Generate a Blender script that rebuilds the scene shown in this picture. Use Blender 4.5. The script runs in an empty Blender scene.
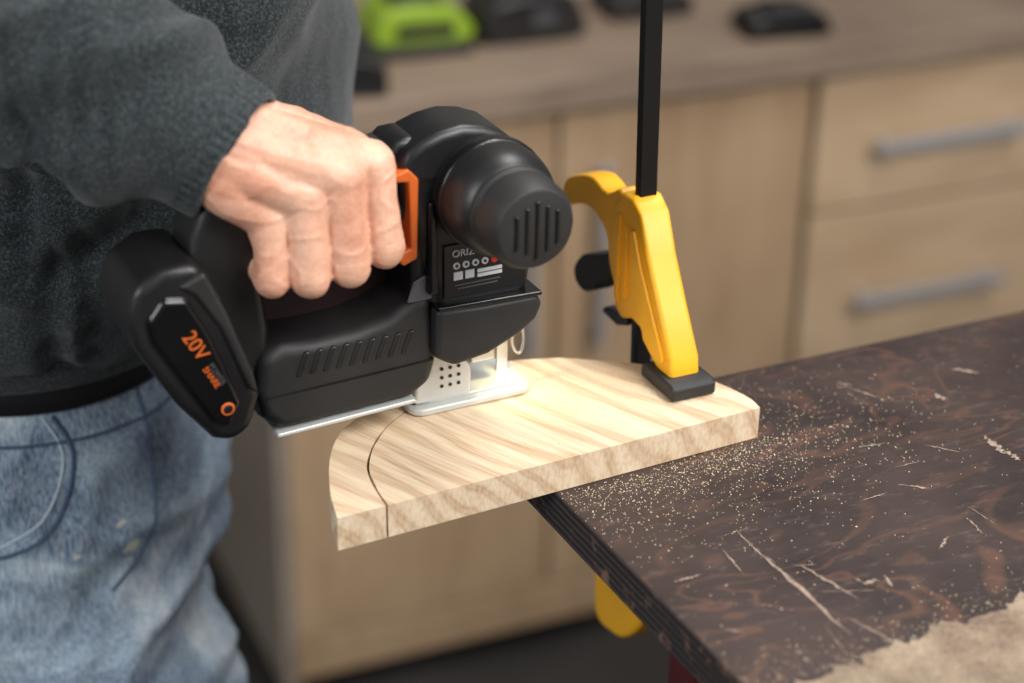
import bpy, bmesh, math, random
from mathutils import Vector, Matrix, Euler, noise
from mathutils.bvhtree import BVHTree
random.seed(7)
S=bpy.context.scene
COL=bpy.context.collection
R=math.radians
def srgb(r,g,b):
    def f(c):
        c/=255.0
        return c/12.92 if c<=0.04045 else ((c+0.055)/1.055)**2.4
    return (f(r),f(g),f(b),1)
# ------------------------------------------------------------------ materials
def newmat(name):
    m=bpy.data.materials.new(name); m.use_nodes=True
    nt=m.node_tree; b=nt.nodes["Principled BSDF"]
    return m,nt,b
def N(nt,t,**kw):
    n=nt.nodes.new(t)
    for k,v in kw.items():
        if k in n.inputs: n.inputs[k].default_value=v
        else: setattr(n,k,v)
    return n
def L(nt,a,b): nt.links.new(a,b)
def coords(nt,rot=(0,0,0),scale=(1,1,1),loc=(0,0,0)):
    tc=N(nt,"ShaderNodeTexCoord"); mp=N(nt,"ShaderNodeMapping")
    mp.inputs["Rotation"].default_value=rot; mp.inputs["Scale"].default_value=scale; mp.inputs["Location"].default_value=loc
    L(nt,tc.outputs["Object"],mp.inputs["Vector"]); return mp.outputs["Vector"]
def ramp(nt,fac,stops):
    r=N(nt,"ShaderNodeValToRGB"); e=r.color_ramp.elements
    while len(e)<len(stops): e.new(0.5)
    for i,(p,c) in enumerate(stops): e[i].position=p; e[i].color=c
    L(nt,fac,r.inputs["Fac"]); return r.outputs["Color"]
def mixc(nt,fac,a,b,mode='MIX'):
    m=N(nt,"ShaderNodeMix",data_type='RGBA',blend_type=mode)
    if hasattr(fac,'is_linked'): L(nt,fac,m.inputs[0])
    else: m.inputs[0].default_value=fac
    for v,i in ((a,6),(b,7)):
        if isinstance(v,tuple): m.inputs[i].default_value=v
        else: L(nt,v,m.inputs[i])
    return m.outputs[2]
def bump(nt,b,h,strength=0.3,dist=0.002,prev=None):
    bp=N(nt,"ShaderNodeBump"); bp.inputs["Strength"].default_value=strength; bp.inputs["Distance"].default_value=dist
    L(nt,h,bp.inputs["Height"])
    if prev is not None: L(nt,prev,bp.inputs["Normal"])
    L(nt,bp.outputs["Normal"],b.inputs["Normal"]); return bp.outputs["Normal"]
def noisen(nt,vec,scale,detail=4,rough=0.5,dist=0.0):
    n=N(nt,"ShaderNodeTexNoise"); n.inputs["Scale"].default_value=scale; n.inputs["Detail"].default_value=detail
    n.inputs["Roughness"].default_value=rough; n.inputs["Distortion"].default_value=dist
    L(nt,vec,n.inputs["Vector"]); return n.outputs["Fac"]
def stretch(nt,v,sc,rot=(0,0,0)):
    mp=N(nt,"ShaderNodeMapping"); mp.inputs["Scale"].default_value=sc; mp.inputs["Rotation"].default_value=rot; L(nt,v,mp.inputs["Vector"]); return mp.outputs["Vector"]
def simple(name,col,rough=0.5,metal=0.0,nscale=60,var=0.12,bstr=0.1,spec=0.5,coat=0.0,bscale=None):
    m,nt,b=newmat(name); v=coords(nt); f=noisen(nt,v,nscale,5)
    d=tuple(c*(1-var) for c in col[:3])+(1,); l=tuple(min(1,c*(1+var)) for c in col[:3])+(1,)
    L(nt,ramp(nt,f,[(0.3,d),(0.7,l)]),b.inputs["Base Color"])
    b.inputs["Roughness"].default_value=rough; b.inputs["Metallic"].default_value=metal
    b.inputs["Specular IOR Level"].default_value=spec; b.inputs["Coat Weight"].default_value=coat
    if bstr>0: bump(nt,b,noisen(nt,v,bscale or nscale*6,3),bstr,0.0006)
    return m

def dusty(name,col,rough,amount=0.35):
    """moulded plastic with a thin even film of fine wood dust, thicker in specks"""
    m,nt,b=newmat(name); v=coords(nt)
    f=noisen(nt,v,16,4,0.5); g=noisen(nt,v,1100,2,0.6); h=noisen(nt,v,420,5,0.8)
    c=mixc(nt,ramp(nt,f,[(0.35,(0,0,0,1)),(0.75,(amount*0.35,)*3+(1,))]),col,srgb(130,122,112))
    c=mixc(nt,ramp(nt,h,[(0.64,(0,0,0,1)),(0.76,(amount,)*3+(1,))]),c,srgb(180,168,150))
    L(nt,c,b.inputs["Base Color"])
    b.inputs["Roughness"].default_value=rough
    bump(nt,b,g,0.16,0.0003)
    return m
M={}
M['black']=dusty("black_plastic",srgb(19,19,21),0.38,0.20)
M['black2']=dusty("black_rubber",srgb(27,27,28),0.56,0.24)
M['gloss']=dusty("glossy_black_plastic",srgb(14,14,16),0.20,0.05)
M['grey']=simple("grey_plastic",srgb(75,75,78),0.5)
M['midgrey']=simple("satin_grey_plastic",srgb(88,88,92),0.35,bstr=0.05)
M['maroon']=simple("dark_maroon_plastic",srgb(46,20,22),0.6)
M['orange']=simple("orange_plastic",srgb(214,102,38),0.4,var=0.06,bstr=0)
M['red']=simple("red_paint",srgb(80,16,16),0.5)
M['white']=simple("white_print",srgb(200,200,200),0.5,var=0.03,bstr=0)
M['redp']=simple("red_print",srgb(190,40,40),0.5,var=0.03,bstr=0)
M['steel']=simple("painted_steel",srgb(202,203,198),0.38,metal=0.25,var=0.06,bstr=0.05)
M['metal']=simple("brushed_metal",srgb(190,190,190),0.3,metal=0.9,var=0.06,bstr=0.05)
M['hole']=simple("dark_recess",srgb(30,30,32),0.7,bstr=0)
M['handle']=simple("handle_metal",srgb(190,188,190),0.42,metal=0.5,var=0.05,bstr=0)
M['yellow']=simple("yellow_plastic",srgb(245,176,28),0.42,nscale=25,var=0.08,bstr=0.15,bscale=400)
M['bar']=simple("blackened_steel_bar",srgb(22,21,21),0.4,metal=0.4)
M['green']=simple("lime_green_plastic",srgb(140,170,40),0.45,var=0.05)
M['wall']=simple("painted_wall",srgb(140,135,128),0.9,nscale=4,var=0.05,bstr=0.1)
M['floor']=simple("dark_concrete",srgb(52,48,46),0.8,nscale=5,var=0.3,bstr=0.3)
M['plinth']=simple("plinth_dark",srgb(36,32,30),0.8)
M['belt']=simple("leather_belt",srgb(18,18,20),0.55)
M['hair']=simple("brown_hair",srgb(60,42,30),0.7,nscale=200,var=0.3,bstr=0.6)
M['boot']=simple("leather_boot",srgb(80,60,40),0.6)
M['eye']=simple("eye_white",srgb(235,232,225),0.2,var=0.02,bstr=0)

def m_ply(name,base,dark,vertical=False):
    m,nt,b=newmat(name)
    sc=(1.2,1,9) if not vertical else (7,1,1.4)
    v=coords(nt,scale=sc); f=noisen(nt,v,2.2,6,0.55,1.2)
    v2=coords(nt); f2=noisen(nt,v2,5.0,5)
    c=ramp(nt,f,[(0.30,dark),(0.52,base),(0.75,tuple(min(1,x*1.1) for x in base[:3])+(1,))])
    c=mixc(nt,0.5,c,ramp(nt,f2,[(0.3,dark),(0.7,base)]),'MIX')
    L(nt,c,b.inputs["Base Color"]); b.inputs["Roughness"].default_value=0.6
    return m
M['ply']=m_ply("birch_plywood",srgb(192,162,128),srgb(162,130,98),vertical=True)
M['plyh']=m_ply("birch_plywood_drawer",srgb(212,184,150),srgb(184,152,118))
M['ctop']=m_ply("worn_plywood_counter",srgb(160,138,118),srgb(120,102,88))
M['plyend']=m_ply("birch_panel_side",srgb(158,144,130),srgb(134,120,107))

def m_pine(name,ang):
    m,nt,b=newmat(name)
    v=coords(nt,rot=(0,0,ang))
    off=noisen(nt,stretch(nt,v,(5,14,10)),1.0,3,0.5)
    sep=N(nt,"ShaderNodeSeparateXYZ"); L(nt,v,sep.inputs[0])
    m1=N(nt,"ShaderNodeMath",operation='MULTIPLY'); L(nt,sep.outputs["Y"],m1.inputs[0]); m1.inputs[1].default_value=360
    m1b=N(nt,"ShaderNodeMath",operation='MULTIPLY'); L(nt,sep.outputs["Z"],m1b.inputs[0]); m1b.inputs[1].default_value=230
    m1c=N(nt,"ShaderNodeMath",operation='ADD'); L(nt,m1.outputs[0],m1c.inputs[0]); L(nt,m1b.outputs[0],m1c.inputs[1])
    m2=N(nt,"ShaderNodeMath",operation='MULTIPLY_ADD'); L(nt,off,m2.inputs[0]); m2.inputs[1].default_value=26; L(nt,m1c.outputs[0],m2.inputs[2])
    sn=N(nt,"ShaderNodeMath",operation='SINE'); L(nt,m2.outputs[0],sn.inputs[0])
    mr=N(nt,"ShaderNodeMapRange"); L(nt,sn.outputs[0],mr.inputs[0]); mr.inputs[1].default_value=-1; mr.inputs[2].default_value=1
    a=ramp(nt,mr.outputs[0],[(0.0,srgb(232,208,176)),(0.5,srgb(224,198,164)),(0.88,srgb(184,146,108)),(1.0,srgb(198,162,126))])
    f=noisen(nt,stretch(nt,v,(5,40,20)),1.8,5,0.6,0.4)
    c=mixc(nt,0.38,a,ramp(nt,f,[(0.3,srgb(202,166,128)),(0.5,srgb(228,204,170)),(0.75,srgb(238,220,192))]))
    ff=noisen(nt,stretch(nt,v,(25,600,250)),1.0,2)
    c=mixc(nt,0.2,c,ramp(nt,ff,[(0.35,srgb(160,124,90)),(0.6,srgb(240,222,196))]))
    L(nt,c,b.inputs["Base Color"]); b.inputs["Roughness"].default_value=0.65
    bump(nt,b,ff,0.15,0.0004)
    return m
M['pine']=m_pine("pine_wood",R(38))
M['dust']=simple("sawdust_grain",srgb(226,204,170),0.8,nscale=300,var=0.1,bstr=0)

def m_table():
    m,nt,b=newmat("dark_stained_plywood")
    v=coords(nt,rot=(0,0,R(-26)))
    f=noisen(nt,stretch(nt,v,(1.0,2.6,1)),3.6,3,0.5,1.2)
    mul=N(nt,"ShaderNodeMath",operation='MULTIPLY'); L(nt,f,mul.inputs[0]); mul.inputs[1].default_value=80
    sn=N(nt,"ShaderNodeMath",operation='SINE'); L(nt,mul.outputs[0],sn.inputs[0])
    fb=noisen(nt,v,14,5,0.6)
    base=ramp(nt,fb,[(0.3,srgb(39,29,28)),(0.7,srgb(62,46,41))])
    line=ramp(nt,sn.outputs[0],[(0.60,(0,0,0,1)),(1.0,(0.5,)*3+(1,))])
    brk=ramp(nt,noisen(nt,v,11,4,0.6),[(0.40,(0.2,)*3+(1,)),(0.62,(1,1,1,1))])
    lm=N(nt,"ShaderNodeMath",operation='MULTIPLY'); L(nt,line,lm.inputs[0]); L(nt,brk,lm.inputs[1])
    a=mixc(nt,lm.outputs[0],base,srgb(104,70,52))
    f3=noisen(nt,stretch(nt,v,(60,160,1)),1,5,0.75)
    a=mixc(nt,ramp(nt,f3,[(0.55,(0,0,0,1)),(0.80,(0.32,)*3+(1,))]),a,srgb(150,130,114))
    L(nt,a,b.inputs["Base Color"])
    L(nt,ramp(nt,fb,[(0.3,(0.40,)*3+(1,)),(0.7,(0.58,)*3+(1,))]),b.inputs["Roughness"])
    bump(nt,b,f3,0.3,0.0008)
    return m
M['table']=m_table()
def m_tedge():
    m,nt,b=newmat("plywood_edge_layers")
    v=coords(nt)
    w=N(nt,"ShaderNodeTexWave",wave_type='BANDS',bands_direction='Z'); L(nt,v,w.inputs["Vector"])
    w.inputs["Scale"].default_value=75; w.inputs["Distortion"].default_value=1.0
    c=ramp(nt,w.outputs["Fac"],[(0.2,srgb(22,19,22)),(0.8,srgb(66,54,50))])
    c=mixc(nt,ramp(nt,noisen(nt,v,60,5,0.7),[(0.56,(0,0,0,1)),(0.66,(0.9,)*3+(1,))]),c,srgb(128,98,80))
    L(nt,c,b.inputs["Base Color"]); b.inputs["Roughness"].default_value=0.7
    return m
M['tedge']=m_tedge()
def m_knit():
    m,nt,b=newmat("heather_sweatshirt")
    v=coords(nt); f=noisen(nt,v,620,3,0.75); f2=noisen(nt,v,14,4)
    c=ramp(nt,f,[(0.34,srgb(24,28,29)),(0.50,srgb(47,52,54)),(0.68,srgb(90,97,98))])
    c=mixc(nt,0.25,c,ramp(nt,f2,[(0.3,srgb(32,37,38)),(0.7,srgb(60,66,67))]))
    L(nt,c,b.inputs["Base Color"]); b.inputs["Roughness"].default_value=0.95
    b.inputs["Sheen Weight"].default_value=0.2; b.inputs["Specular IOR Level"].default_value=0.12
    bump(nt,b,f,0.5,0.0012); return m
M['knit']=m_knit()
def m_denim():
    m,nt,b=newmat("washed_denim")
    v=coords(nt); f=noisen(nt,v,9,6,0.62,0.8)
    c=ramp(nt,f,[(0.34,srgb(64,82,106)),(0.46,srgb(106,128,152)),(0.55,srgb(160,178,194)),(0.66,srgb(226,232,236))])
    ff=noisen(nt,stretch(nt,v,(900,900,80)),1,3,0.7)
    c=mixc(nt,0.38,c,ramp(nt,ff,[(0.40,srgb(52,70,94)),(0.60,srgb(214,224,230))]))
    sp=noisen(nt,v,22,3,0.6)
    c=mixc(nt,ramp(nt,sp,[(0.68,(0,0,0,1)),(0.70,(0.8,)*3+(1,))]),c,srgb(228,220,192))
    L(nt,c,b.inputs["Base Color"]); b.inputs["Roughness"].default_value=0.9; b.inputs["Specular IOR Level"].default_value=0.2
    bump(nt,b,ff,0.4,0.0012); return m
M['denim']=m_denim()
M['thread']=simple("dark_thread_seam",srgb(70,86,110),0.9)
M['thread2']=simple("worn_thread_seam",srgb(190,200,210),0.9)
def m_skin():
    m,nt,b=newmat("skin")
    v=coords(nt); f=noisen(nt,v,32,3); f2=noisen(nt,v,420,4,0.6)
    c=ramp(nt,f,[(0.3,srgb(204,140,112)),(0.5,srgb(220,166,138)),(0.72,srgb(230,184,156))])
    c=mixc(nt,0.12,c,ramp(nt,f2,[(0.4,srgb(184,120,96)),(0.6,srgb(238,202,178))]))
    L(nt,c,b.inputs["Base Color"]); b.inputs["Roughness"].default_value=0.44
    b.inputs["Subsurface Weight"].default_value=0.08; b.inputs["Subsurface Radius"].default_value=(0.010,0.004,0.002); b.inputs["Subsurface Scale"].default_value=0.2
    bump(nt,b,f2,0.35,0.0009); return m
M['skin']=m_skin()

# ------------------------------------------------------------------ mesh helpers
def empty(name,loc=(0,0,0),rotz=0):
    e=bpy.data.objects.new(name,None); e.empty_display_size=0.05; e.location=loc; e.rotation_euler=(0,0,rotz); COL.objects.link(e); return e
def mk(name,bm,mats,parent=None,smooth=False,bevel=0,seg=3,loc=(0,0,0),rot=(0,0,0)):
    bmesh.ops.recalc_face_normals(bm,faces=bm.faces)
    me=bpy.data.meshes.new(name); bm.to_mesh(me); bm.free()
    if not isinstance(mats,(list,tuple)): mats=[mats]
    for m in mats: me.materials.append(m)
    if smooth or bevel:
        for p in me.polygons: p.use_smooth=True
    ob=bpy.data.objects.new(name,me); COL.objects.link(ob); ob.location=loc; ob.rotation_euler=rot
    if parent: ob.parent=parent
    if bevel:
        md=ob.modifiers.new("bevel",'BEVEL'); md.width=bevel; md.segments=seg; md.limit_method='ANGLE'; md.angle_limit=R(40); md.harden_normals=True
    return ob
def catmull(pts,n=5,closed=True):
    out=[];k=len(pts)
    for i in range(k if closed else k-1):
        p0,p1,p2,p3=[Vector(pts[(i+j)%k] if closed else pts[min(max(i+j,0),k-1)]) for j in (-1,0,1,2)]
        for s in range(n):
            t=s/n
            out.append(0.5*((2*p1)+(-p0+p2)*t+(2*p0-5*p1+4*p2-p3)*t*t+(-p0+3*p1-3*p2+p3)*t**3))
    if not closed: out.append(Vector(pts[-1]))
    return out
def prof(name,pts,y0,y1,mat,parent,bevel=0.003,smooth=0,mm=0.001,seg=3):
    """polygon in local x/z (given in mm), extruded between y0..y1 (m)"""
    P=[Vector(p)*mm for p in pts]
    if smooth: P=catmull(P,smooth)
    bm=bmesh.new()
    a=[bm.verts.new((p.x,y0,p.y)) for p in P]; b=[bm.verts.new((p.x,y1,p.y)) for p in P]
    bm.faces.new(a); bm.faces.new(b[::-1])
    k=len(P)
    for i in range(k): bm.faces.new((a[i],a[(i+1)%k],b[(i+1)%k],b[i]))
    return mk(name,bm,mat,parent,bevel=bevel,seg=seg)
def slab(name,pts,z0,z1,mat,parent=None,bevel=0,**kw):
    bm=bmesh.new()
    a=[bm.verts.new((p[0],p[1],z0)) for p in pts]; b=[bm.verts.new((p[0],p[1],z1)) for p in pts]
    bm.faces.new(a[::-1]); f=bm.faces.new(b); k=len(pts)
    for i in range(k):
        s=bm.faces.new((a[i],a[(i+1)%k],b[(i+1)%k],b[i]))
        s.material_index=kw.get('side',0)
    return mk(name,bm,mat,parent,bevel=bevel)
def box(name,c,d,mat,parent=None,bevel=0.002,rot=(0,0,0)):
    bm=bmesh.new(); bmesh.ops.create_cube(bm,size=1); bmesh.ops.scale(bm,vec=d,verts=bm.verts)
    return mk(name,bm,mat,parent,bevel=bevel,loc=c,rot=rot)
def revolve(name,prof_,axis_o,axis_dir,mat,parent,seg=40):
    ax=Vector(axis_dir).normalized(); q=ax.to_track_quat('Z','Y').to_matrix()
    bm=bmesh.new(); rings=[]
    for d,r in prof_:
        rings.append([bm.verts.new(Vector(axis_o)+q@Vector((r*math.cos(2*math.pi*i/seg),r*math.sin(2*math.pi*i/seg),d))) for i in range(seg)])
    for a,b in zip(rings,rings[1:]):
        for i in range(seg): bm.faces.new((a[i],a[(i+1)%seg],b[(i+1)%seg],b[i]))
    bm.faces.new(rings[0][::-1]); bm.faces.new(rings[-1])
    return mk(name,bm,mat,parent,bevel=0.0012,seg=2)
def sph(bm,c,r,sc=(1,1,1),rot=None,seg=20):
    m=Matrix.Translation(c)@(rot.to_4x4() if rot else Matrix.Identity(4))@Matrix.Diagonal((r*sc[0],r*sc[1],r*sc[2],1))
    bmesh.ops.create_uvsphere(bm,u_segments=seg,v_segments=seg//2+2,radius=1,matrix=m)
def chain(bm,pts,rads,seg=18):
    pts=[Vector(p) for p in pts]
    for p,r in zip(pts,rads): sph(bm,p,r,seg=seg)
    for i in range(len(pts)-1):
        a,b=pts[i],pts[i+1]; d=b-a
        if d.length<1e-5: continue
        m=Matrix.Translation((a+b)/2)@d.to_track_quat('Z','Y').to_matrix().to_4x4()
        bmesh.ops.create_cone(bm,cap_ends=True,segments=seg,radius1=rads[i],radius2=rads[i+1],depth=d.length,matrix=m)
def loft(bm,rings,seg=36,yaw=0,power=2.0):
    rr=[]
    for cx,cy,cz,rx,ry in rings:
        ring=[]
        for i in range(seg):
            t=2*math.pi*i/seg; c,s=math.cos(t),math.sin(t)
            x=rx*math.copysign(abs(c)**(2/power),c); y=ry*math.copysign(abs(s)**(2/power),s)
            ring.append(bm.verts.new((cx+x*math.cos(yaw)-y*math.sin(yaw),cy+x*math.sin(yaw)+y*math.cos(yaw),cz)))
        rr.append(ring)
    for a,b in zip(rr,rr[1:]):
        for i in range(seg): bm.faces.new((a[i],a[(i+1)%seg],b[(i+1)%seg],b[i]))
    bm.faces.new(rr[0][::-1]); bm.faces.new(rr[-1])
def sculpt(name,bm,mat,parent,voxel,smooth_it=6,disp=None,fac=0.5):
    """voxel-unite the closed pieces in bm into one continuous skin, then displace"""
    ob=mk(name+"_tmp",bm,mat,None)
    md=ob.modifiers.new("r",'REMESH'); md.mode='VOXEL'; md.voxel_size=voxel; md.use_smooth_shade=True
    ms=ob.modifiers.new("s",'SMOOTH'); ms.factor=fac; ms.iterations=smooth_it
    dg=bpy.context.evaluated_depsgraph_get(); me=bpy.data.meshes.new_from_object(ob.evaluated_get(dg))
    me.name=name
    bpy.data.objects.remove(ob)
    if disp:
        ns=[v.normal.copy() for v in me.vertices]
        for v,n in zip(me.vertices,ns): v.co=v.co+n*disp(v.co,n)
    me.materials.clear(); me.materials.append(mat)
    for p in me.polygons: p.use_smooth=True
    o=bpy.data.objects.new(name,me); COL.objects.link(o)
    if parent: o.parent=parent
    return o
def tube(name,pts,r,mat,parent,seg=8,cyc=False,smooth=True):
    cu=bpy.data.curves.new(name,'CURVE'); cu.dimensions='3D'; cu.bevel_depth=r; cu.bevel_resolution=3
    sp=cu.splines.new('POLY'); P=catmull(pts,6,cyc) if smooth else pts; sp.points.add(len(P)-1)
    for q,p in zip(sp.points,P): q.co=(p[0],p[1],p[2],1)
    sp.use_cyclic_u=cyc
    cu.materials.append(mat)
    o=bpy.data.objects.new(name,cu); COL.objects.link(o)
    if parent: o.parent=parent
    return o
def text(name,s,size,mat,parent,loc,rot,ext=0.0002):
    t=bpy.data.curves.new(name,'FONT'); t.body=s; t.size=size; t.extrude=ext; t.materials.append(mat)
    o=bpy.data.objects.new(name,t); COL.objects.link(o); o.parent=parent; o.location=loc; o.rotation_euler=rot; return o

# ------------------------------------------------------------------ room
box("floor",(0.2,1.2,-0.025),(6,6,0.05),M['floor'],bevel=0)
CA=R(23.5)
cab=empty("base_cabinet",(0.124,2.108,0),CA)   # local x along fronts, -y toward the bench
sx0,sx1=-0.432,1.75; dep=0.60
def cb(n,x0,x1,z0,z1,y0,y1,mat,bv=0.002): return box(n,((x0+x1)/2,(y0+y1)/2,(z0+z1)/2),(x1-x0,y1-y0,z1-z0),mat,cab,bv)
cb("carcass",sx0+0.002,sx1,0.07,0.765,0.019,dep,M['plinth'])
cb("end_panel",sx0-0.006,sx0+0.014,0.03,0.765,0.0,dep,M['plyend'])
cb("plinth",sx0+0.03,sx1,0.0,0.07,0.06,dep,M['plinth'])
cb("counter_top",sx0-0.03,sx1+0.02,0.768,0.808,-0.022,dep+0.02,M['ctop'],0.003)
cb("bottom_rail",sx0,sx1,0.045,0.105,0.0,0.018,M['ply'])
g=0.005
cb("door_leaf_1",sx0+g,-0.080-g/2,0.110,0.762,0.0,0.018,M['ply'])
cb("door_leaf_2",-0.080+g/2,0.266-g,0.110,0.762,0.0,0.018,M['ply'])
for j,(a,b) in enumerate([(0.110,0.335),(0.341,0.573),(0.579,0.762)]):
    cb("drawer_front_%d"%(j+1),0.266+g,0.672,a,b,-0.001,0.018,M['plyh'])
    cb("drawer_front_%d"%(j+4),0.678,1.08,a,b,-0.001,0.018,M['plyh'])
cb("door_leaf_3",1.084,1.41,0.110,0.762,0.0,0.018,M['ply'])
cb("door_leaf_4",1.414,sx1,0.110,0.762,0.0,0.018,M['ply'])
def barh(n,x0,x1,z,vert=False):
    if not vert:
        cb(n,x0,x1,z-0.010,z+0.006,-0.034,-0.022,M['handle'],0.003)
        for k,xx in enumerate((x0+0.02,x1-0.02)): cb(n+"_post_%d"%k,xx-0.005,xx+0.005,z-0.006,z+0.004,-0.024,0.001,M['handle'],0.001)
    else:
        cb(n,z-0.006,z+0.006,x0,x1,-0.034,-0.022,M['handle'],0.003)
        for k,zz in enumerate((x0+0.02,x1-0.02)): cb(n+"_post_%d"%k,z-0.005,z+0.005,zz-0.005,zz+0.005,-0.024,0.001,M['handle'],0.001)
barh("drawer_pull_1",0.345,0.57,0.668); barh("drawer_pull_2",0.338,0.566,0.456); barh("drawer_pull_3",0.34,0.57,0.23)
barh("drawer_pull_4",0.77,0.99,0.664); barh("drawer_pull_5",0.77,0.99,0.452)
barh("door_pull_1",0.46,0.70,-0.030,True); barh("door_pull_2",0.46,0.70,-0.122,True)
nrm=Vector((-math.sin(CA),math.cos(CA),0)); ex=Vector((math.cos(CA),math.sin(CA),0))
wc=Vector((0.124,2.108,0))+nrm*(dep+0.06)+ex*0.4
box("wall_back",(wc.x,wc.y,1.3),(5.0,0.06,2.6),M['wall'],None,0,(0,0,CA))

ZC=0.808
def item(name,x,y,rot=0): return empty(name,(x,y,ZC),R(rot))
gt=item("green_battery_charger",-0.122,2.165,20)
prof("shell",[(-54,14),(-56,38),(-44,56),(-10,62),(32,56),(54,40),(56,14)],-0.045,0.045,M['green'],gt,0.008,3)
box("base",(0,0,0.008),(0.118,0.1,0.016),M['black'],gt,0.004)
box("slot",(-0.005,-0.0,0.062),(0.06,0.06,0.012),M['black'],gt,0.003)
box("label",(0.0,-0.0455,0.032),(0.07,0.004,0.016),M['black'],gt,0.001)
bt=item("black_tool_battery",-0.185,2.01,10)
prof("body",[(-46,0),(-46,34),(-28,44),(24,44),(40,32),(40,0)],-0.034,0.034,M['black'],bt,0.006)
box("terminal",(0,0,0.050),(0.05,0.045,0.012),M['black2'],bt,0.003)
dr=item("black_radio",0.005,2.225,22)
prof("body",[(-60,0),(-62,34),(-40,54),(38,56),(60,36),(60,0)],-0.045,0.045,M['black'],dr,0.008,3)
box("handle",(0,0.01,0.064),(0.08,0.02,0.014),M['black2'],dr,0.005)
box("label",(0.01,-0.046,0.03),(0.03,0.004,0.014),M['grey'],dr,0.001)
dr2=item("black_charger",0.155,2.325,22)
prof("body",[(-50,0),(-52,20),(-30,28),(34,28),(52,20),(50,0)],-0.04,0.04,M['black'],dr2,0.006,3)
bt2=item("black_battery_pack",0.322,2.25,15)
prof("body",[(-48,0),(-52,14),(-40,26),(36,28),(50,16),(48,0)],-0.034,0.034,M['gloss'],bt2,0.008,3)
box("terminal",(0,0,0.030),(0.05,0.045,0.010),M['black2'],bt2,0.004)

# ------------------------------------------------------------------ workbench
TA=R(26)
tb=empty("workbench",(-0.011,0.918,0),0)
fe=Vector((math.cos(R(25.5)),math.sin(R(25.5)))); se=Vector((0.452,-0.892))
tp=[(0,0),tuple(se*0.85),tuple(se*0.85+fe*1.35),tuple(fe*1.35)]
slab("bench_top",tp,0.976,1.0,[M['table'],M['tedge']],tb,bevel=0.0012,side=1)
for i,(a,b) in enumerate([(0.11,0.06),(0.08,0.78),(1.2,0.08),(1.2,0.78)]):
    q=fe*a+se*b
    box("leg_%d"%(i+1),(q.x,q.y,0.488),(0.03,0.03,0.976),M['red'],tb,0.003,(0,0,TA))
q=fe*0.65+se*0.06; box("rail_1",(q.x,q.y,0.93),(1.08,0.025,0.05),M['red'],tb,0.002,(0,0,R(25.5)))
q=fe*0.64+se*0.78; box("rail_2",(q.x,q.y,0.93),(1.12,0.025,0.05),M['red'],tb,0.002,(0,0,R(25.5)))
M['scr']=simple("bare_wood_scratch",srgb(150,130,114),0.7,nscale=300,var=0.35)
def inpoly(x,y,P):
    c=False;k=len(P)
    for i in range(k):
        x1,y1=P[i];x2,y2=P[(i+1)%k]
        if (y1>y)!=(y2>y) and x<(x2-x1)*(y-y1)/(y2-y1)+x1: c=not c
    return c
tpw=[(-0.011+p[0],0.918+p[1]) for p in tp]
def gouge(n,p0,p1,w,seed):
    random.seed(seed); p0=Vector(p0);p1=Vector(p1); d=(p1-p0); nn=Vector((-d.y,d.x)).normalized(); k=14
    up=[];dn=[]
    for i in range(k+1):
        t=i/k; ww=w*(0.1+math.sin(math.pi*t)**0.7)*random.uniform(0.2,1.0)
        c=p0+d*t+nn*random.uniform(-w*.3,w*.3); up.append(c+nn*ww*0.5); dn.append(c-nn*ww*0.5)
    pts=[(q.x+0.011,q.y-0.918) for q in dn+up[::-1]]
    bm=bmesh.new()
    vs=[bm.verts.new((x,y,1.0003)) for x,y in pts]; kk=len(up)
    for i in range(k): bm.faces.new((vs[i],vs[i+1],vs[2*kk-2-i],vs[2*kk-1-i]))
    mk(n,bm,M['scr'],tb)
G=[((.1146,.8148),(.1595,.7260),.0028),((.1435,.784),(.1686,.7548),.0022),((.118,.808),(.140,.768),.0012),((.262,.9156),(.270,.895),.005),((.270,.900),(.276,.889),.004),((.243,.962),(.250,.957),.005),
   ((.1834,.776),(.186,.766),.0025),((.205,.862),(.222,.858),.002),((.30,.90),(.312,.897),.003),((.215,.80),(.222,.812),.002),((.172,.768),(.180,.772),.003),((.19,.90),(.205,.905),.002),((.235,.83),(.24,.815),.002),((.32,.95),(.34,.955),.003),((.16,.74),(.20,.70),.002),((.26,.995),(.275,.99),.003)]
rg=random.Random(11)
for i in range(26):
    x=rg.uniform(0.08,0.36); y=rg.uniform(0.70,1.02); a=rg.uniform(-1.4,0.6); l=rg.uniform(0.004,0.03)
    G.append(((x,y),(x+l*math.cos(a),y+l*math.sin(a)),rg.uniform(0.0005,0.0015)))
for i,(a,b,w) in enumerate(G):
    if inpoly(a[0],a[1]+0.006,tpw) and inpoly(b[0],b[1]+0.006,tpw): gouge("scratch_%d"%(i+1),a,b,w,i)

# sawdust heap toward the front of the bench
bm=bmesh.new(); nx,ny=160,60
o0=Vector((0.107,0.677)); d1=Vector((0.868,0.497)); d2=Vector((0.46,-0.888))
grid=[]
for i in range(nx):
    row=[]
    for j in range(ny):
        s=i/(nx-1)*0.50; t=(j/(ny-1))**1.3*0.26
        n1=noise.noise(Vector((s*16,t*16,3))); n2=noise.noise(Vector((s*90,t*90,7))); n3=noise.noise(Vector((s*300,t*300,2)))
        edge=0.010*n1+0.007*noise.noise(Vector((s*60,0,1)))+0.008*noise.noise(Vector((s*240,0,5)))
        p=o0+d1*(s+0.004)+d2*(t+edge*max(0,1-t/0.03))
        h=0.0003+0.0035*min(1,t/0.06)*(0.8+0.5*n1)+(0.0014*n2+0.0007*n3)*min(1,t/0.02)
        if i==0 or j==ny-1 or i==nx-1: h=0.0003
        row.append(bm.verts.new((p.x,p.y,1.0002+max(0.0003,h))))
    grid.append(row)
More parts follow.
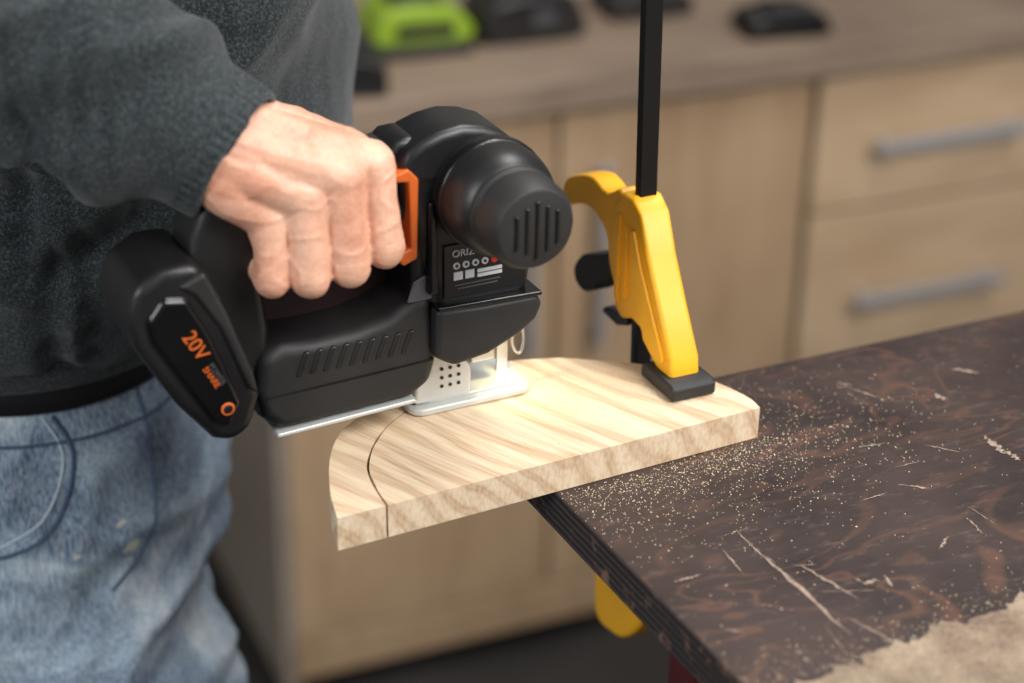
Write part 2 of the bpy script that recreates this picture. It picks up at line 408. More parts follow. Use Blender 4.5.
for i in range(nx-1):
    for j in range(ny-1): bm.faces.new((grid[i][j],grid[i][j+1],grid[i+1][j+1],grid[i+1][j]))
def m_heap():
    m,nt,b=newmat("sawdust_heap"); v=coords(nt); f=noisen(nt,v,420,5,0.8); f2=noisen(nt,v,25,5,0.6)
    c=ramp(nt,f,[(0.32,srgb(112,92,76)),(0.5,srgb(170,146,122)),(0.68,srgb(212,194,168))])
    c=mixc(nt,0.5,c,ramp(nt,f2,[(0.38,srgb(108,90,76)),(0.62,srgb(192,172,146))]))
    L(nt,c,b.inputs["Base Color"]); b.inputs["Roughness"].default_value=0.95; bump(nt,b,f,1.0,0.002); return m
mk("sawdust_pile",bm,m_heap(),None,smooth=True)

# ------------------------------------------------------------------ pine board (one solid with an open saw kerf)
kc=[(-60.5,801.8),(-68,820),(-73,841),(-70,868),(-60,893),(-42,912),(-22,926),(-4,937)]
K=catmull([Vector(k) for k in kc],4,False)
Lk=[];Rk=[]
for i,p in enumerate(K):
    t=(K[min(i+1,len(K)-1)]-K[max(i-1,0)]).normalized(); n_=Vector((-t.y,t.x)); wv=0.6+0.14*math.sin(i*1.7); Lk.append(p+n_*wv); Rk.append(p-n_*wv)
outR=catmull([Vector(k) for k in [(136,909),(129,923),(106,944),(73,958),(28,964)]],4,False)
outL=catmull([Vector(k) for k in [(28,964),(-7,957),(-42,936),(-70,906),(-88,879),(-93,850),(-90,815),(-84,789)]],4,False)
def onfront(p):
    a=Vector((-84,789)); b=Vector((136,909)); d=(b-a).normalized(); return a+d*(p-a).dot(d)
left0=onfront(Lk[0]); right0=onfront(Rk[0])
tipK=K[-1]+(K[-1]-K[-2]).normalized()*0.8
bm=bmesh.new()
def addring(P):
    return [bm.verts.new((p.x*0.001,p.y*0.001,1.0003)) for p in P],[bm.verts.new((p.x*0.001,p.y*0.001,1.019)) for p in P]
PA=[right0]+outR+[tipK]+Rk[1:][::-1]; iA=len(outR)        # edge iA -> iA+1 is shared
PB=[tipK]+outL+[left0]+Lk[1:]                              # edge 0 -> 1 is shared
for P,skip in ((PA,iA),(PB,0)):
    a,b=addring(P); k=len(P)
    ft=bm.faces.new(b); fb=bm.faces.new(a[::-1])
    for i in range(k):
        if i==skip: continue
        bm.faces.new((a[i],a[(i+1)%k],b[(i+1)%k],b[i]))
bmesh.ops.remove_doubles(bm,verts=bm.verts,dist=1e-6)
bmesh.ops.triangulate(bm,faces=[f for f in bm.faces if len(f.verts)>4],ngon_method='EAR_CLIP')
board=mk("pine_board",bm,M['pine'],None)
poly=[tuple(p*0.001) for p in ([right0]+outR+outL[1:]+[left0]+Lk[1:]+Rk[1:][::-1])]
def grains(bm,pts,smin,smax):
    for (x,y,z) in pts:
        s=random.uniform(smin,smax); sc=Vector((random.uniform(.6,1.8),random.uniform(.5,1),random.uniform(.35,.8)))*s
        rt=Euler((random.uniform(-.4,.4),random.uniform(-.4,.4),random.uniform(0,6.3))).to_matrix()
        vs=[bm.verts.new(Vector((x,y,z+sc.z*0.5))+rt@Vector((a*sc.x,b*sc.y,c*sc.z))*0.5) for a,b,c in ((1,0,-1),(-.6,.9,-1),(-.6,-.9,-1),(0,0,1))]
        for f in ((0,1,2),(0,1,3),(1,2,3),(2,0,3)): bm.faces.new([vs[i] for i in f])
random.seed(3)
bp=poly
pts=[]
while len(pts)<3200:
    t=random.random(); a=Vector((0.03,0.845)); b=Vector((0.150,0.915)); p=a+(b-a)*t
    d=random.expovariate(1/0.024); p=p+Vector((0.4,-0.9))*d+Vector((0.9,0.4))*random.gauss(0,0.02)
    if random.random()<0.25: p=Vector((0.155,0.93))+Vector((random.gauss(0,0.045),random.gauss(0,0.03)))
    if random.random()<0.14: p=Vector((random.uniform(0,0.4),random.uniform(0.65,1.05)))
    if random.random()<0.22:
        s=random.uniform(0,0.45); p=o0+d1*s-d2*random.expovariate(1/0.012)
    if inpoly(p.x,p.y,tpw) and not inpoly(p.x,p.y,bp): pts.append((p.x+0.011,p.y-0.918,1.0))
bm=bmesh.new(); grains(bm,pts,0.0004,0.0010)
mk("sawdust_grains",bm,M['dust'],tb)
pts=[]
while len(pts)<3400:
    m_=random.random()
    if m_<0.60: p=Vector((0.055+random.gauss(0,0.030),0.938+random.gauss(0,0.013)))
    elif m_<0.8: p=Vector((0.005+random.gauss(0,0.014),0.944+random.gauss(0,0.008)))
    else: p=Vector((random.uniform(-0.08,0.13),random.uniform(0.8,0.96)))
    if inpoly(p.x,p.y,bp): pts.append((p.x,p.y,1.019))
bm=bmesh.new(); grains(bm,pts,0.0003,0.0009)
mk("sawdust_grains_board",bm,M['dust'],board)

# ------------------------------------------------------------------ bar clamp
cu_dir=math.atan2(-0.898,0.44)
cl=empty("bar_clamp",(0.0725,0.9745,0),cu_dir)
box("bar",(0.0,0.0005,1.105),(0.006,0.0110,0.56),M['bar'],cl,0.0008,(R(1.2),0,0))
dz=-9
def z_(pts,k=dz): return [(a,b+k*max(0,min(1,(b-1030)/30))) for a,b in pts]
prof("clamp_head",z_([(-18,1085),(-14,1050),(-6,1042),(6,1050),(16,1048),(30,1032),(38,1026),(54,1026),(52,1042),(38,1070),(22,1097),(12,1119),(2,1126),(-10,1125),(-20,1112)]),-0.0095,0.0095,M['yellow'],cl,0.003)
prof("grip",z_([(-12,1122),(-30,1116),(-48,1119),(-66,1114),(-80,1106),(-84,1096),(-78,1090),(-68,1095),(-52,1099),(-38,1097),(-28,1090),(-24,1074),(-14,1066)]),-0.0080,0.0080,M['yellow'],cl,0.005,3)
for sgn in (-1,1):
    prof("rib_a_%d"%(sgn+2),z_([(24,1044),(34,1036),(46,1036),(46,1042),(33,1066),(17,1090),(8,1108),(2,1106)]),min(sgn*0.0090,sgn*0.0114),max(sgn*0.0090,sgn*0.0114),M['yellow'],cl,0.0008)
    prof("rib_b_%d"%(sgn+2),z_([(-12,1110),(-12,1060),(-8,1056),(-8,1112)]),min(sgn*0.0090,sgn*0.0110),max(sgn*0.0090,sgn*0.0110),M['yellow'],cl,0.0006)
    prof("rib_c_%d"%(sgn+2),z_([(-2,1108),(-2,1064),(1,1064),(1,1102)]),min(sgn*0.0090,sgn*0.0110),max(sgn*0.0090,sgn*0.0110),M['yellow'],cl,0.0006)
prof("trigger",z_([(-22,1082),(-30,1078),(-44,1072),(-58,1066),(-68,1052),(-66,1040),(-56,1036),(-44,1044),(-36,1056),(-24,1064)]),-0.007,0.007,M['black2'],cl,0.004,3)
prof("release_lever",[(-10,1043),(-16,1037),(-34,1033),(-36,1029),(-18,1028),(-6,1033)],-0.005,0.005,M['black'],cl,0.0015)
prof("jaw_pad",[(28,1019.3),(28,1027),(32,1029),(60,1029),(64,1027),(64,1019.3)],-0.014,0.014,M['black2'],cl,0.002)
prof("lower_jaw",[(-16,832),(6,828),(26,838),(46,868),(60,925),(60,967),(38,967),(34,930),(20,900),(2,888),(-16,884)],-0.013,0.013,M['yellow'],cl,0.004,3)
prof("lower_pad",[(32,963),(32,974.5),(64,974.5),(64,963)],-0.014,0.014,M['black2'],cl,0.002)

# ------------------------------------------------------------------ jigsaw (local x = cutting direction)
js=empty("cordless_jigsaw",(-0.020,0.920,0),R(27))
def jp(name,pts,n0,n1,mat,bevel=0.003,smooth=0,seg=3): return prof(name,pts,-n1,-n0,mat,js,bevel,smooth,seg=seg)
jp("lower_housing",[(-134,1062),(-130,1080),(-118,1084),(-100,1083),(-78,1084),(-60,1088),(-46,1096),(-36,1098),(-32,1060),(-36,1044),(-48,1038),(-121,1035),(-131,1045)],-0.020,0.024,M['black2'],0.007)
jp("lower_plate",[(-123,1032),(-123,1034.5),(-46,1037.5),(-44,1035)],-0.0205,0.0235,M['steel'],0.001)
for k in range(9):
    x=-112+k*7.2
    jp("grip_rib_%d"%k,[(x,1066),(x+5,1079),(x+8,1079),(x+3.5,1066)],0.0225,0.0252,M['black'],0.001)
jp("housing_seam",[(-128,1056),(-128,1057.2),(-36,1060),(-36,1058.8)],0.0230,0.0243,M['gloss'],0)
jp("loop_web",[(-128,1078),(-126,1150),(-50,1150),(-46,1080)],-0.017,-0.009,M['maroon'],0.002)
jp("rear_column",[(-160,1146),(-152,1166),(-138,1172),(-122,1170),(-120,1158),(-126,1130),(-122,1092),(-124,1060),(-140,1050),(-156,1080),(-162,1120)],-0.016,0.018,M['black'],0.006)
jp("handle",[(-150,1150),(-150,1170),(-130,1176),(-95,1175),(-72,1175),(-55,1178),(-42,1176),(-40,1156),(-52,1152),(-62,1146),(-95,1145),(-128,1146)],-0.014,0.014,M['black2'],0.009,seg=5)
jp("trigger_lever",[(-56,1120),(-54,1118),(-46.5,1121),(-45.5,1164),(-51,1170),(-58,1168),(-58,1164),(-51,1163),(-50,1127),(-57,1125)],0.0,0.0290,M['orange'],0.0012)
jp("front_pillar",[(-47,1090),(-48,1160),(-30,1160),(-30,1090)],-0.019,0.0225,M['black'],0.004)
jp("pillar_panel",[(-50,1094),(-46,1106),(-36,1110),(-36,1094)],0.0215,0.0240,M['midgrey'],0.002)
jp("head",[(-54,1148),(-56,1166),(-44,1176),(-24,1180),(0,1174),(14,1160),(22,1136),(22,1104),(19,1084),(-36,1084),(-44,1120)],-0.022,0.0255,M['black'],0.008)
jp("gearbox_boot",[(-36,1090),(-10,1088),(22,1088),(26,1082),(22,1073),(12,1066),(-6,1058),(-26,1055),(-37,1062)],-0.026,0.030,M['black2'],0.006)
jp("boot_seam",[(-36,1092),(24,1090),(24,1087.5),(-36,1089)],-0.0272,0.0312,M['gloss'],0.0008)
jp("head_rib",[(-40,1098),(-40,1150),(-35,1150),(-34,1098)],0.02,0.0285,M['gloss'],0.002)
AX=Vector((-0.008,0,1.152))
revolve("motor_housing",[(0.0,0.024),(0.010,0.0285),(0.044,0.0290),(0.050,0.0280),(0.056,0.0262),(0.059,0.0235)],AX,(0,-1,0),M['black'],js)
revolve("motor_collar",[(0.030,0.0296),(0.031,0.0300),(0.036,0.0300),(0.037,0.0296)],AX,(0,-1,0),M['gloss'],js)
revolve("motor_cap",[(0.058,0.0240),(0.061,0.0240),(0.062,0.0222),(0.064,0.0222),(0.065,0.0238),(0.078,0.0228),(0.083,0.0205),(0.0845,0.012)],AX,(0,-1,0),M['black2'],js)
for k in range(5):
    box("cap_rib_%d"%k,(-0.008+(k-2)*0.0055,-0.0845,1.152),(0.0018,0.002,0.030-abs(k-2)*0.006),M['gloss'],js,0.0006)
revolve("motor_rear",[(0.0,0.022),(0.018,0.025),(0.030,0.022),(0.034,0.016)],AX+Vector((0,0,-0.008)),(0,1,0),M['black'],js)
jp("top_shroud",[(-52,1162),(-54,1172),(-42,1182),(-20,1187),(2,1181),(13,1168),(6,1160),(-30,1158)],-0.010,0.027,M['black'],0.009,2,seg=4)
jp("handle_boss",[(-62,1162),(-60,1174),(-52,1181),(-42,1182),(-36,1176),(-40,1160)],-0.010,0.018,M['black'],0.006)
jp("label_panel",[(-31,1094),(-31,1124),(12,1124),(16,1102),(16,1094)],0.0250,0.0268,M['gloss'],0.0005)
rx=(R(90),0,0)
text("label_name","ORIZ",0.0055,M['white'],js,(-0.0265,-0.0271,1.1170),rx)
box("label_orange",(-0.0085,-0.0271,1.1188),(0.004,0.0006,0.004),M['orange'],js,0)
for k in range(5):
    bm=bmesh.new(); bmesh.ops.create_cone(bm,cap_ends=True,segments=16,radius1=0.0019,radius2=0.0019,depth=0.0006,matrix=Matrix.Rotation(R(90),4,'X'))
    mk("label_icon_%d"%k,bm,M['white'] if k<4 else M['redp'],js,loc=(-0.0240+k*0.0054,-0.0271,1.1120))
    if k<4:
        bm=bmesh.new(); bmesh.ops.create_cone(bm,cap_ends=True,segments=12,radius1=0.0009,radius2=0.0009,depth=0.0008,matrix=Matrix.Rotation(R(90),4,'X'))
        mk("label_icon_core_%d"%k,bm,M['hole'],js,loc=(-0.0240+k*0.0054,-0.0272,1.1120))
for k,(x,z,w,h) in enumerate([(-0.023,1.1062,0.005,0.0045),(-0.0165,1.1062,0.005,0.0045),(-0.005,1.1070,0.014,0.0018),(-0.005,1.1044,0.014,0.0018)]):
    box("label_strip_%d"%k,(x,-0.0271,z),(w,0.0006,h),M['white'],js,0)
for k in range(2): box("label_text_%d"%k,(-0.012,-0.0271,1.1010-0.0020*k),(0.026-0.003*k,0.0006,0.0007),M['grey'],js,0)
def rrect(x0,x1,y0,y1,r,k=5):
    o=[]
    for cx,cy,a in ((x1-r,y1-r,0),(x0+r,y1-r,90),(x0+r,y0+r,180),(x1-r,y0+r,270)):
        for i in range(k+1): t=R(a+90*i/k); o.append((cx+r*math.cos(t),cy+r*math.sin(t)))
    return o
slab("shoe_plate",rrect(-0.043,0.030,-0.0135,0.026,0.008),1.0193,1.0236,M['steel'],js,bevel=0.0012)
slab("shoe_insert",rrect(-0.034,0.024,-0.008,0.020,0.004),1.0234,1.0252,M['steel'],js,bevel=0.0008)
jp("shoe_bracket",[(-40,1024),(-38,1044),(-33,1056),(-29,1064),(-12,1064),(-12,1050),(-6,1040),(-6,1024)],0.000,0.0085,M['steel'],0.002)
for i in range(3):
    for j in range(3):
        bm=bmesh.new(); bmesh.ops.create_cone(bm,cap_ends=True,segments=12,radius1=0.0010,radius2=0.0010,depth=0.0008,matrix=Matrix.Rotation(R(90),4,'X'))
        mk("bracket_hole_%d"%(i*3+j),bm,M['hole'],js,loc=(-0.024+j*0.0050,-0.0087,1.033+i*0.0052))
jp("bracket_far",[(-36,1024),(-36,1064),(-14,1064),(-8,1040),(-8,1024)],-0.020,-0.014,M['steel'],0.002)
jp("blade",[(17,1068),(17,1001),(23,1001),(24,1068)],-0.0085,-0.0075,M['metal'],0)
jp("blade_clamp",[(12,1064),(12,1050),(26,1050),(26,1064)],-0.013,-0.003,M['metal'],0.002)
jp("roller_guide",[(-2,1036),(-2,1050),(12,1050),(14,1036)],-0.016,-0.002,M['metal'],0.002)
tube("wire_guard",[(0.020,0.006,1.076),(0.028,0.003,1.062),(0.030,0.001,1.046),(0.027,0.000,1.038),(0.022,-0.001,1.046),(0.023,-0.002,1.062),(0.018,-0.003,1.074)],0.0009,M['metal'],js)
bm=bmesh.new(); sph(bm,(0,0,0),0.003); mk("led_lamp",bm,M['white'],js,smooth=True,loc=(-0.002,-0.004,1.062))
# battery pack
BP=[(-197,1118),(-192,1132),(-178,1140),(-160,1140),(-150,1120),(-142,1092),(-132,1062),(-138,1044),(-148,1038),(-158,1042),(-176,1066),(-194,1100)]
jp("battery_pack",BP,-0.025,0.029,M['black'],0.006)
jp("battery_shell",[(-188,1116),(-180,1126),(-168,1124),(-158,1104),(-144,1062),(-150,1050),(-158,1054),(-186,1104)],0.027,0.0325,M['gloss'],0.004)
jp("battery_latch",[(-172,1130),(-158,1136),(-148,1112),(-136,1076),(-134,1064),(-140,1068),(-152,1104),(-164,1124)],-0.024,0.031,M['black2'],0.003)
th=math.atan2(1060-1118,-150+180)
text("battery_label","20V",0.0105,M['orange'],js,(-0.1725,-0.0328,1.1050),(R(90),-th,0))
text("battery_label_small","POWER",0.0040,M['grey'],js,(-0.1600,-0.0328,1.087),(R(90),-th,0))
text("battery_label_sub","SHARE",0.0046,M['orange'],js,(-0.1632,-0.0328,1.0855),(R(90),-th,0))
revolve("battery_button",[(0.0,0.0036),(0.001,0.0036)],(-0.1515,-0.0325,1.061),(0,-1,0),M['orange'],js,24)
revolve("battery_button_core",[(0.0,0.0026),(0.0014,0.0026)],(-0.1515,-0.0325,1.061),(0,-1,0),M['black'],js,24)

# ------------------------------------------------------------------ the man
man=empty("man",(0,0,0))
E=Vector((math.cos(R(27)),math.sin(R(27)),0)); Nn=Vector((E.y,-E.x,0)); JO=Vector((-0.020,0.920,0))
def H(e,n,z): return JO+E*(e/1000)+Nn*(n/1000)+Vector((0,0,z/1000))
WR=H(-139,3,1186)
AD=(Vector((-0.235,0.878,1.236))-WR).normalized()
bm=bmesh.new()
meta=[((-143,2,1203),(-68,22,1173)),((-147,10,1196),(-87,28,1172)),((-151,14,1188),(-106,28,1165)),((-154,12,1180),(-124,24,1156))]
rad0=[0.0135,0.0135,0.013,0.0125]; radm=[0.0120,0.0122,0.0115,0.0104]
for i,(a,b) in enumerate(meta):
    A=H(*a);B=H(*b); mid=(A+B)/2+Nn*0.003
    chain(bm,[A,mid,B],[rad0[i],rad0[i]*0.94,radm[i]])
    if i<3:
        A2=H(*meta[i+1][0]);B2=H(*meta[i+1][1]); Q0=(A+A2)/2; Q1=(A+A2)/2*0.25+(B+B2)/2*0.75-Nn*0.0010
        chain(bm,[Q0,(Q0+Q1)/2+Nn*0.0018,Q1],[0.0135,0.0133,0.0108])
pip=[(-67,35,1133),(-87,38,1128),(-107,37,1125),(-125,31,1125)]
dip=[(-67,14,1127),(-87,15,1124),(-107,14,1124),(-125,11,1126)]
tip=[(-68,-6,1133),(-88,-5,1131),(-107,-5,1131),(-125,-6,1133)]
for i in range(4):
    k=[0.98,1.0,0.96,0.86][i]
    B=H(*meta[i][1]); P=H(*pip[i]); D=H(*dip[i]); T=H(*tip[i]); mid=(B+P)/2+Nn*0.0015
    chain(bm,[B,mid,P],[radm[i]*0.98,0.0097*k,0.0104*k])
    chain(bm,[P,(P+D)/2,D,T],[0.0104*k,0.0091*k,0.0090*k,0.0080*k])
chain(bm,[H(-146,-2,1186),H(-126,-6,1178),H(-112,0,1182)],[0.017,0.016,0.013])
chain(bm,[H(-140,-6,1199),H(-115,-14,1188),H(-92,-22,1180)],[0.0145,0.0145,0.012])
chain(bm,[H(-92,-22,1180),H(-66,-24,1166),H(-50,-22,1158)],[0.0115,0.0105,0.0085])
chain(bm,[H(-112,-8,1191),H(-92,2,1186),H(-74,14,1179)],[0.0125,0.0095,0.0095])
chain(bm,[H(-148,2,1192),WR+AD*0.03,WR+AD*0.07],[0.0235,0.0245,0.026])
mets=[(H(*a),H(*b)) for a,b in meta]; pips=[H(*q) for q in pip]
def hd(co,n):
    d=0.0005*noise.noise(co*90)
    v=noise.noise(Vector((co.x*46+co.z*38,co.y*33,co.z*58-co.x*26)))
    if n.dot(Nn)+n.z>0.2: d+=0.0005*max(0,1-abs(v)*6)
    for i in range(4):
        r=co-pips[i]
        if r.length<0.014 and n.dot(Nn)>0.1:
            d+=-0.0005*max(0,math.sin(r.z*2400+i))**4*(1-r.length/0.014)**0.5
        r2=co-mets[i][1]
        if r2.length<0.015: d+=0.0016*(1-r2.length/0.015)
    return d
hand=sculpt("right_hand",bm,M['skin'],man,0.0011,6,hd,0.5)

bm=bmesh.new()
yawb=R(20)
SX=-0.014
loft(bm,[(-.314+SX,1.125,.996,.120,.160),(-.312+SX,1.125,1.012,.138,.178),(-.290+SX,1.125,1.050,.147,.188),(-.258+SX,1.125,1.10,.152,.193),(-.238+SX,1.12,1.20,.149,.200),(-.225+SX,1.12,1.30,.145,.205),(-.215+SX,1.12,1.40,.130,.205),(-.205+SX,1.12,1.47,.10,.17),(-.195+SX,1.12,1.52,.06,.08),(-.19+SX,1.12,1.545,.055,.06)],seg=48,yaw=yawb)
arm=[WR+AD*0.018,WR+AD*0.05,Vector((-0.235,0.878,1.236)),Vector((-0.35,0.93,1.29)),Vector((-0.32,0.97,1.38)),Vector((-0.24,1.0,1.44))]
chain(bm,arm,[0.037,0.051,0.063,0.076,0.080,0.085],seg=28)
larm=[Vector((-.24,1.27,1.43)),Vector((-.31,1.34,1.30)),Vector((-.35,1.33,1.17)),Vector((-.31,1.33,1.05)),Vector((-.28,1.32,.95))]
chain(bm,larm,[0.085,0.072,0.062,0.052,0.042],seg=24)
def ridge(q):
    return (1-abs(noise.noise(q))*2.6)
def sd(co,n):
    w=max(0,min(1,(1.00-co.y)/0.05))
    u=(co-WR).dot(AD)
    perp=co-WR-AD*u
    fade=max(0,min(1,(u-0.022)/0.018))
    a=ridge(Vector((u*24+perp.z*18,perp.y*7,perp.z*9+2)))
    a2=ridge(Vector((u*52-perp.z*24,perp.y*14,perp.z*14+9)))
    s=(a*0.0105+a2*0.0048)*fade
    q=Vector((co.x*4+co.z*4,co.y*4,co.z*9-co.x*8))
    b=ridge(q)*0.015+ridge(q*2.3)*0.004
    return s*w+b*(1-w)-0.005*max(fade,1-w)
sculpt("sweatshirt",bm,M['knit'],man,0.0042,2,sd,0.6)
def ribtube(name,path,radii,seg=160,ribs=40,amp=0.0008,mat=None):
    bm=bmesh.new(); rings=[]
    d=(Vector(path[-1])-Vector(path[0])).normalized(); q=d.to_track_quat('Z','Y').to_matrix()
    for p,r in zip(path,radii):
        rings.append([bm.verts.new(Vector(p)+q@Vector((math.cos(2*math.pi*i/seg)*(r+amp*math.cos(ribs*2*math.pi*i/seg)),math.sin(2*math.pi*i/seg)*(r+amp*math.cos(ribs*2*math.pi*i/seg)),0))) for i in range(seg)])
    for j,(a,b) in enumerate(zip(rings,rings[1:])):
        for i in range(seg): bm.faces.new((a[i],a[(i+1)%seg],b[(i+1)%seg],b[i]))
    o=mk(name,bm,mat,man,smooth=True)
    sm=o.modifiers.new("sol",'SOLIDIFY'); sm.thickness=0.003; sm.offset=-1
    return o
CW=H(-134,2,1183)
ribtube("sleeve_cuff",[CW+AD*t for t in (-0.005,-0.003,0.008,0.024,0.040,0.046)],[0.0340,0.0355,0.0363,0.0372,0.0385,0.037],mat=M['knit'],amp=0.0007,ribs=46)
bm=bmesh.new()
loft(bm,[(-.314+SX,1.125,.990,.130,.170),(-.314+SX,1.125,.992,.134,.174),(-.313+SX,1.125,1.016,.137,.177),(-.312+SX,1.125,1.026,.134,.174)],seg=72,yaw=yawb)
mk("sweatshirt_hem",bm,M['knit'],man,smooth=True)
# jeans
JX=-0.016
bm=bmesh.new()
loft(bm,[(-.300+JX,1.125,.84,.120,.176),(-.308+JX,1.125,.90,.124,.176),(-.312+JX,1.125,.955,.122,.170),(-.314+JX,1.125,.988,.120,.165)],seg=40,yaw=yawb)
chain(bm,[(-.292+JX,1.045,.89),(-.262+JX,1.030,.74),(-.240+JX,1.030,.60),(-.240+JX,1.030,.48),(-.285+JX,1.045,.28),(-.295+JX,1.05,.09)],[.098,.094,.092,.076,.064,.058],seg=28)
chain(bm,[(-.318+JX,1.205,.89),(-.312+JX,1.22,.74),(-.306+JX,1.23,.60),(-.300+JX,1.24,.48),(-.32+JX,1.25,.28),(-.33+JX,1.25,.09)],[.098,.092,.084,.070,.064,.058],seg=28)
def jd(co,n):
    q=Vector((co.x*8+co.z*6,co.y*7,co.z*10-co.x*12))
    k=max(0,min(1,(0.97-co.z)/0.05))
    return (ridge(q)*0.008+ridge(q*2.4)*0.003-0.003)*k
jeans=sculpt("jeans",bm,M['denim'],man,0.0045,3,jd,0.6)
bm=bmesh.new()
loft(bm,[(-.313+SX,1.125,.974,.123,.167),(-.313+SX,1.125,.976,.125,.169),(-.314+SX,1.125,1.000,.125,.169),(-.314+SX,1.125,1.002,.122,.166)],seg=60,yaw=yawb)
mk("belt",bm,M['belt'],man,smooth=True)
bv=BVHTree.FromPolygons([v.co for v in jeans.data.vertices],[p.vertices for p in jeans.data.polygons])
def seam(name,pts,r=0.0010,m='thread'):
    P=catmull([Vector(p) for p in pts],10,False); o=[]
    ax=Vector((-.32,1.12,0))
    for p in P:
        d=Vector((ax.x-p.x,ax.y-p.y,0)).normalized()
        h=bv.ray_cast(p-d*0.15,d,0.5)
        if h[0] is not None: o.append(h[0]+h[1]*0.0003)
    if len(o)>3: tube(name,o,r,M[m],man,smooth=False)
X=JX+0.010
seam("pocket_seam_1",[(-.258+X,.955,.972),(-.245+X,.950,.945),(-.262+X,.945,.905),(-.30+X,.94,.885),(-.35+X,.94,.878)],0.0013)
seam("pocket_seam_2",[(-.264+X,.955,.972),(-.252+X,.950,.945),(-.268+X,.945,.911),(-.30+X,.94,.892),(-.35+X,.94,.885)],0.0007,'thread2')
X=JX
seam("fly_seam",[(-.205+X,1.00,.972),(-.20+X,.995,.92),(-.205+X,.985,.88),(-.225+X,.965,.85)])
seam("waistband_seam",[(-.44+X,.97,.958),(-.38+X,.95,.957),(-.30+X,.94,.956),(-.24+X,.96,.955),(-.20+X,1.00,.954),(-.18+X,1.06,.954)],0.0010)
seam("outer_leg_seam",[(-.36+X,.94,.86),(-.35+X,.93,.75),(-.33+X,.93,.60),(-.33+X,.93,.5)],0.0009)
for i,(x,y) in enumerate([(-.303,1.05),(-.338,1.25)]):
    bm=bmesh.new(); chain(bm,[(x-.02,y,.13),(x-.02,y,.06),(x+.06,y+.03,.05),(x+.15,y+.07,.042)],[.055,.052,.046,.040])
    sculpt("boot_%d"%(i+1),bm,M['boot'],man,0.006,4)
bm=bmesh.new()
chain(bm,[(-.278,1.32,.96),(-.272,1.318,.91),(-.268,1.315,.87)],[.026,.024,.026])
for i in range(4):
    x=-.285+i*0.018; k=[.9,1,.97,.82][i]
    chain(bm,[(-.272,1.316,.89),(x,1.31,.855),(x+.004,1.30,.855-.035*k),(x+.004,1.285,.855-.055*k),(x+.002,1.27,.855-.062*k)],[.016,.011,.009,.0085,.0075])
chain(bm,[(-.26,1.305,.90),(-.242,1.285,.875),(-.238,1.272,.850)],[.014,.011,.0085])
sculpt("left_hand",bm,M['skin'],man,0.0028,5)
hc=Vector((-.124,1.14,1.66)); Rz=Euler((0,R(18),yawb)).to_matrix()
def hp(x,y,z): return hc+Rz@Vector((x,y,z))
bm=bmesh.new()
chain(bm,[(-.204,1.12,1.49),hp(-.03,0,-.08)],[.062,.056])
sph(bm,hp(-.01,0,.02),.098,(1.02,.78,1.0),Rz); sph(bm,hp(.02,0,-.045),.072,(1,.82,.95),Rz); sph(bm,hp(.055,0,-.085),.03,(1,1,.7),Rz)
chain(bm,[hp(.092,0,.015),hp(.112,0,-.022)],[.008,.013]); chain(bm,[hp(.08,-.018,-.052),hp(.088,0,-.052),hp(.08,.018,-.052)],[.008,.009,.008])
for s in (-1,1):
    sph(bm,hp(-.015,s*.078,-.005),.03,(.6,.25,1),Rz); chain(bm,[hp(.085,s*.045,.03),hp(.093,s*.015,.032)],[.009,.009])
sculpt("head",bm,M['skin'],man,0.004,4)
for s in (-1,1):
    bm=bmesh.new(); sph(bm,hp(.078,s*.03,.012),.0125); mk("eye_%d"%(s+2),bm,M['eye'],man,smooth=True)
bm=bmesh.new(); sph(bm,hp(-.022,0,.038),.103,(1,.82,.92),Rz); sph(bm,hp(-.045,0,-.0),.088,(.8,.86,.95),Rz)
sculpt("hair",bm,M['hair'],man,0.005,3,lambda c,n:0.004*noise.noise(c*60))

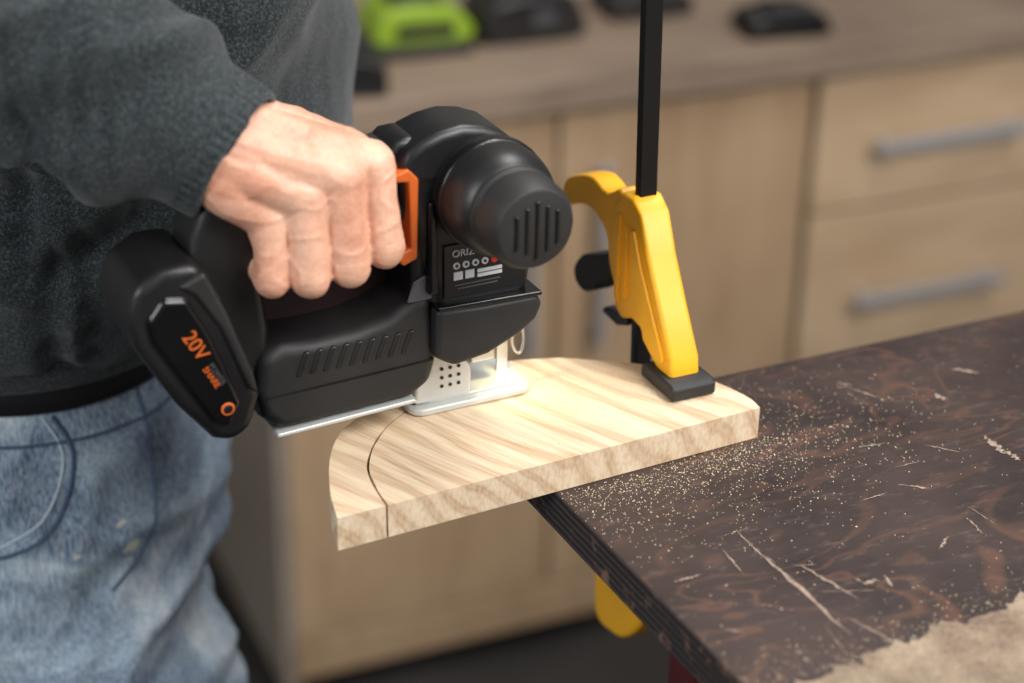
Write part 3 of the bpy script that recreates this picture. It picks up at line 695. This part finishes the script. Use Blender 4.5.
# ------------------------------------------------------------------ lights
def area(name,loc,target,size,power,col=(1,1,1),sy=None):
    l=bpy.data.lights.new(name,'AREA'); l.energy=power; l.size=size; l.color=col
    if sy: l.shape='RECTANGLE'; l.size_y=sy
    o=bpy.data.objects.new(name,l); COL.objects.link(o); o.location=loc
    o.rotation_euler=(Vector(target)-Vector(loc)).to_track_quat('-Z','Y').to_euler(); return o
area("window_light",(0.95,0.15,2.3),(-0.05,0.95,1.0),0.8,27,(1,0.985,0.97))
area("side_fill_light",(-1.3,-0.5,1.9),(-0.1,0.95,0.9),0.9,20,(0.95,0.98,1.0))  # window-like area light added from the left, no real window
area("overhead_fill",(0.5,1.35,2.7),(0.0,1.1,1.0),0.9,22,(1,0.98,0.96),0.5)  # overhead fill added to the lighting, not an actual fixture
area("cabinet_fill",(1.5,0.3,1.9),(0.4,2.2,0.5),1.0,14,(1,0.98,0.96))  # added to brighten the cabinet background, no real lamp there
led=bpy.data.lights.new("jigsaw_led",'SPOT'); led.energy=0.07; led.color=(1,0.86,0.45); led.spot_size=R(110); led.shadow_soft_size=0.003
lo=bpy.data.objects.new("work_led",led); COL.objects.link(lo); lo.parent=js; lo.location=(0.016,0.0,1.058); lo.rotation_euler=(0,R(-20),0)
wd=bpy.data.worlds.new("World"); S.world=wd; wd.use_nodes=True
wd.node_tree.nodes["Background"].inputs[0].default_value=(0.90,0.94,1,1); wd.node_tree.nodes["Background"].inputs[1].default_value=0.24
# ------------------------------------------------------------------ camera
cam=bpy.data.cameras.new("camera"); cam.sensor_width=36; cam.lens=1900/1024*36; cam.clip_start=0.05
co=bpy.data.objects.new("camera",cam); COL.objects.link(co)
p=R(27); f=Vector((0,math.cos(p),-math.sin(p))); up=Vector((0,math.sin(p),math.cos(p))); rt=Vector((1,0,0))
rt2=rt*math.cos(R(1))+up*math.sin(R(1)); up2=rt2.cross(f)
co.matrix_world=Matrix(((rt2.x,up2.x,-f.x,0),(rt2.y,up2.y,-f.y,0),(rt2.z,up2.z,-f.z,1.52),(0,0,0,1)))
cam.dof.use_dof=True; cam.dof.focus_distance=1.0; cam.dof.aperture_fstop=3.4
S.camera=co
try:
    S.view_settings.view_transform='Standard'; S.view_settings.look='None'
except Exception: pass
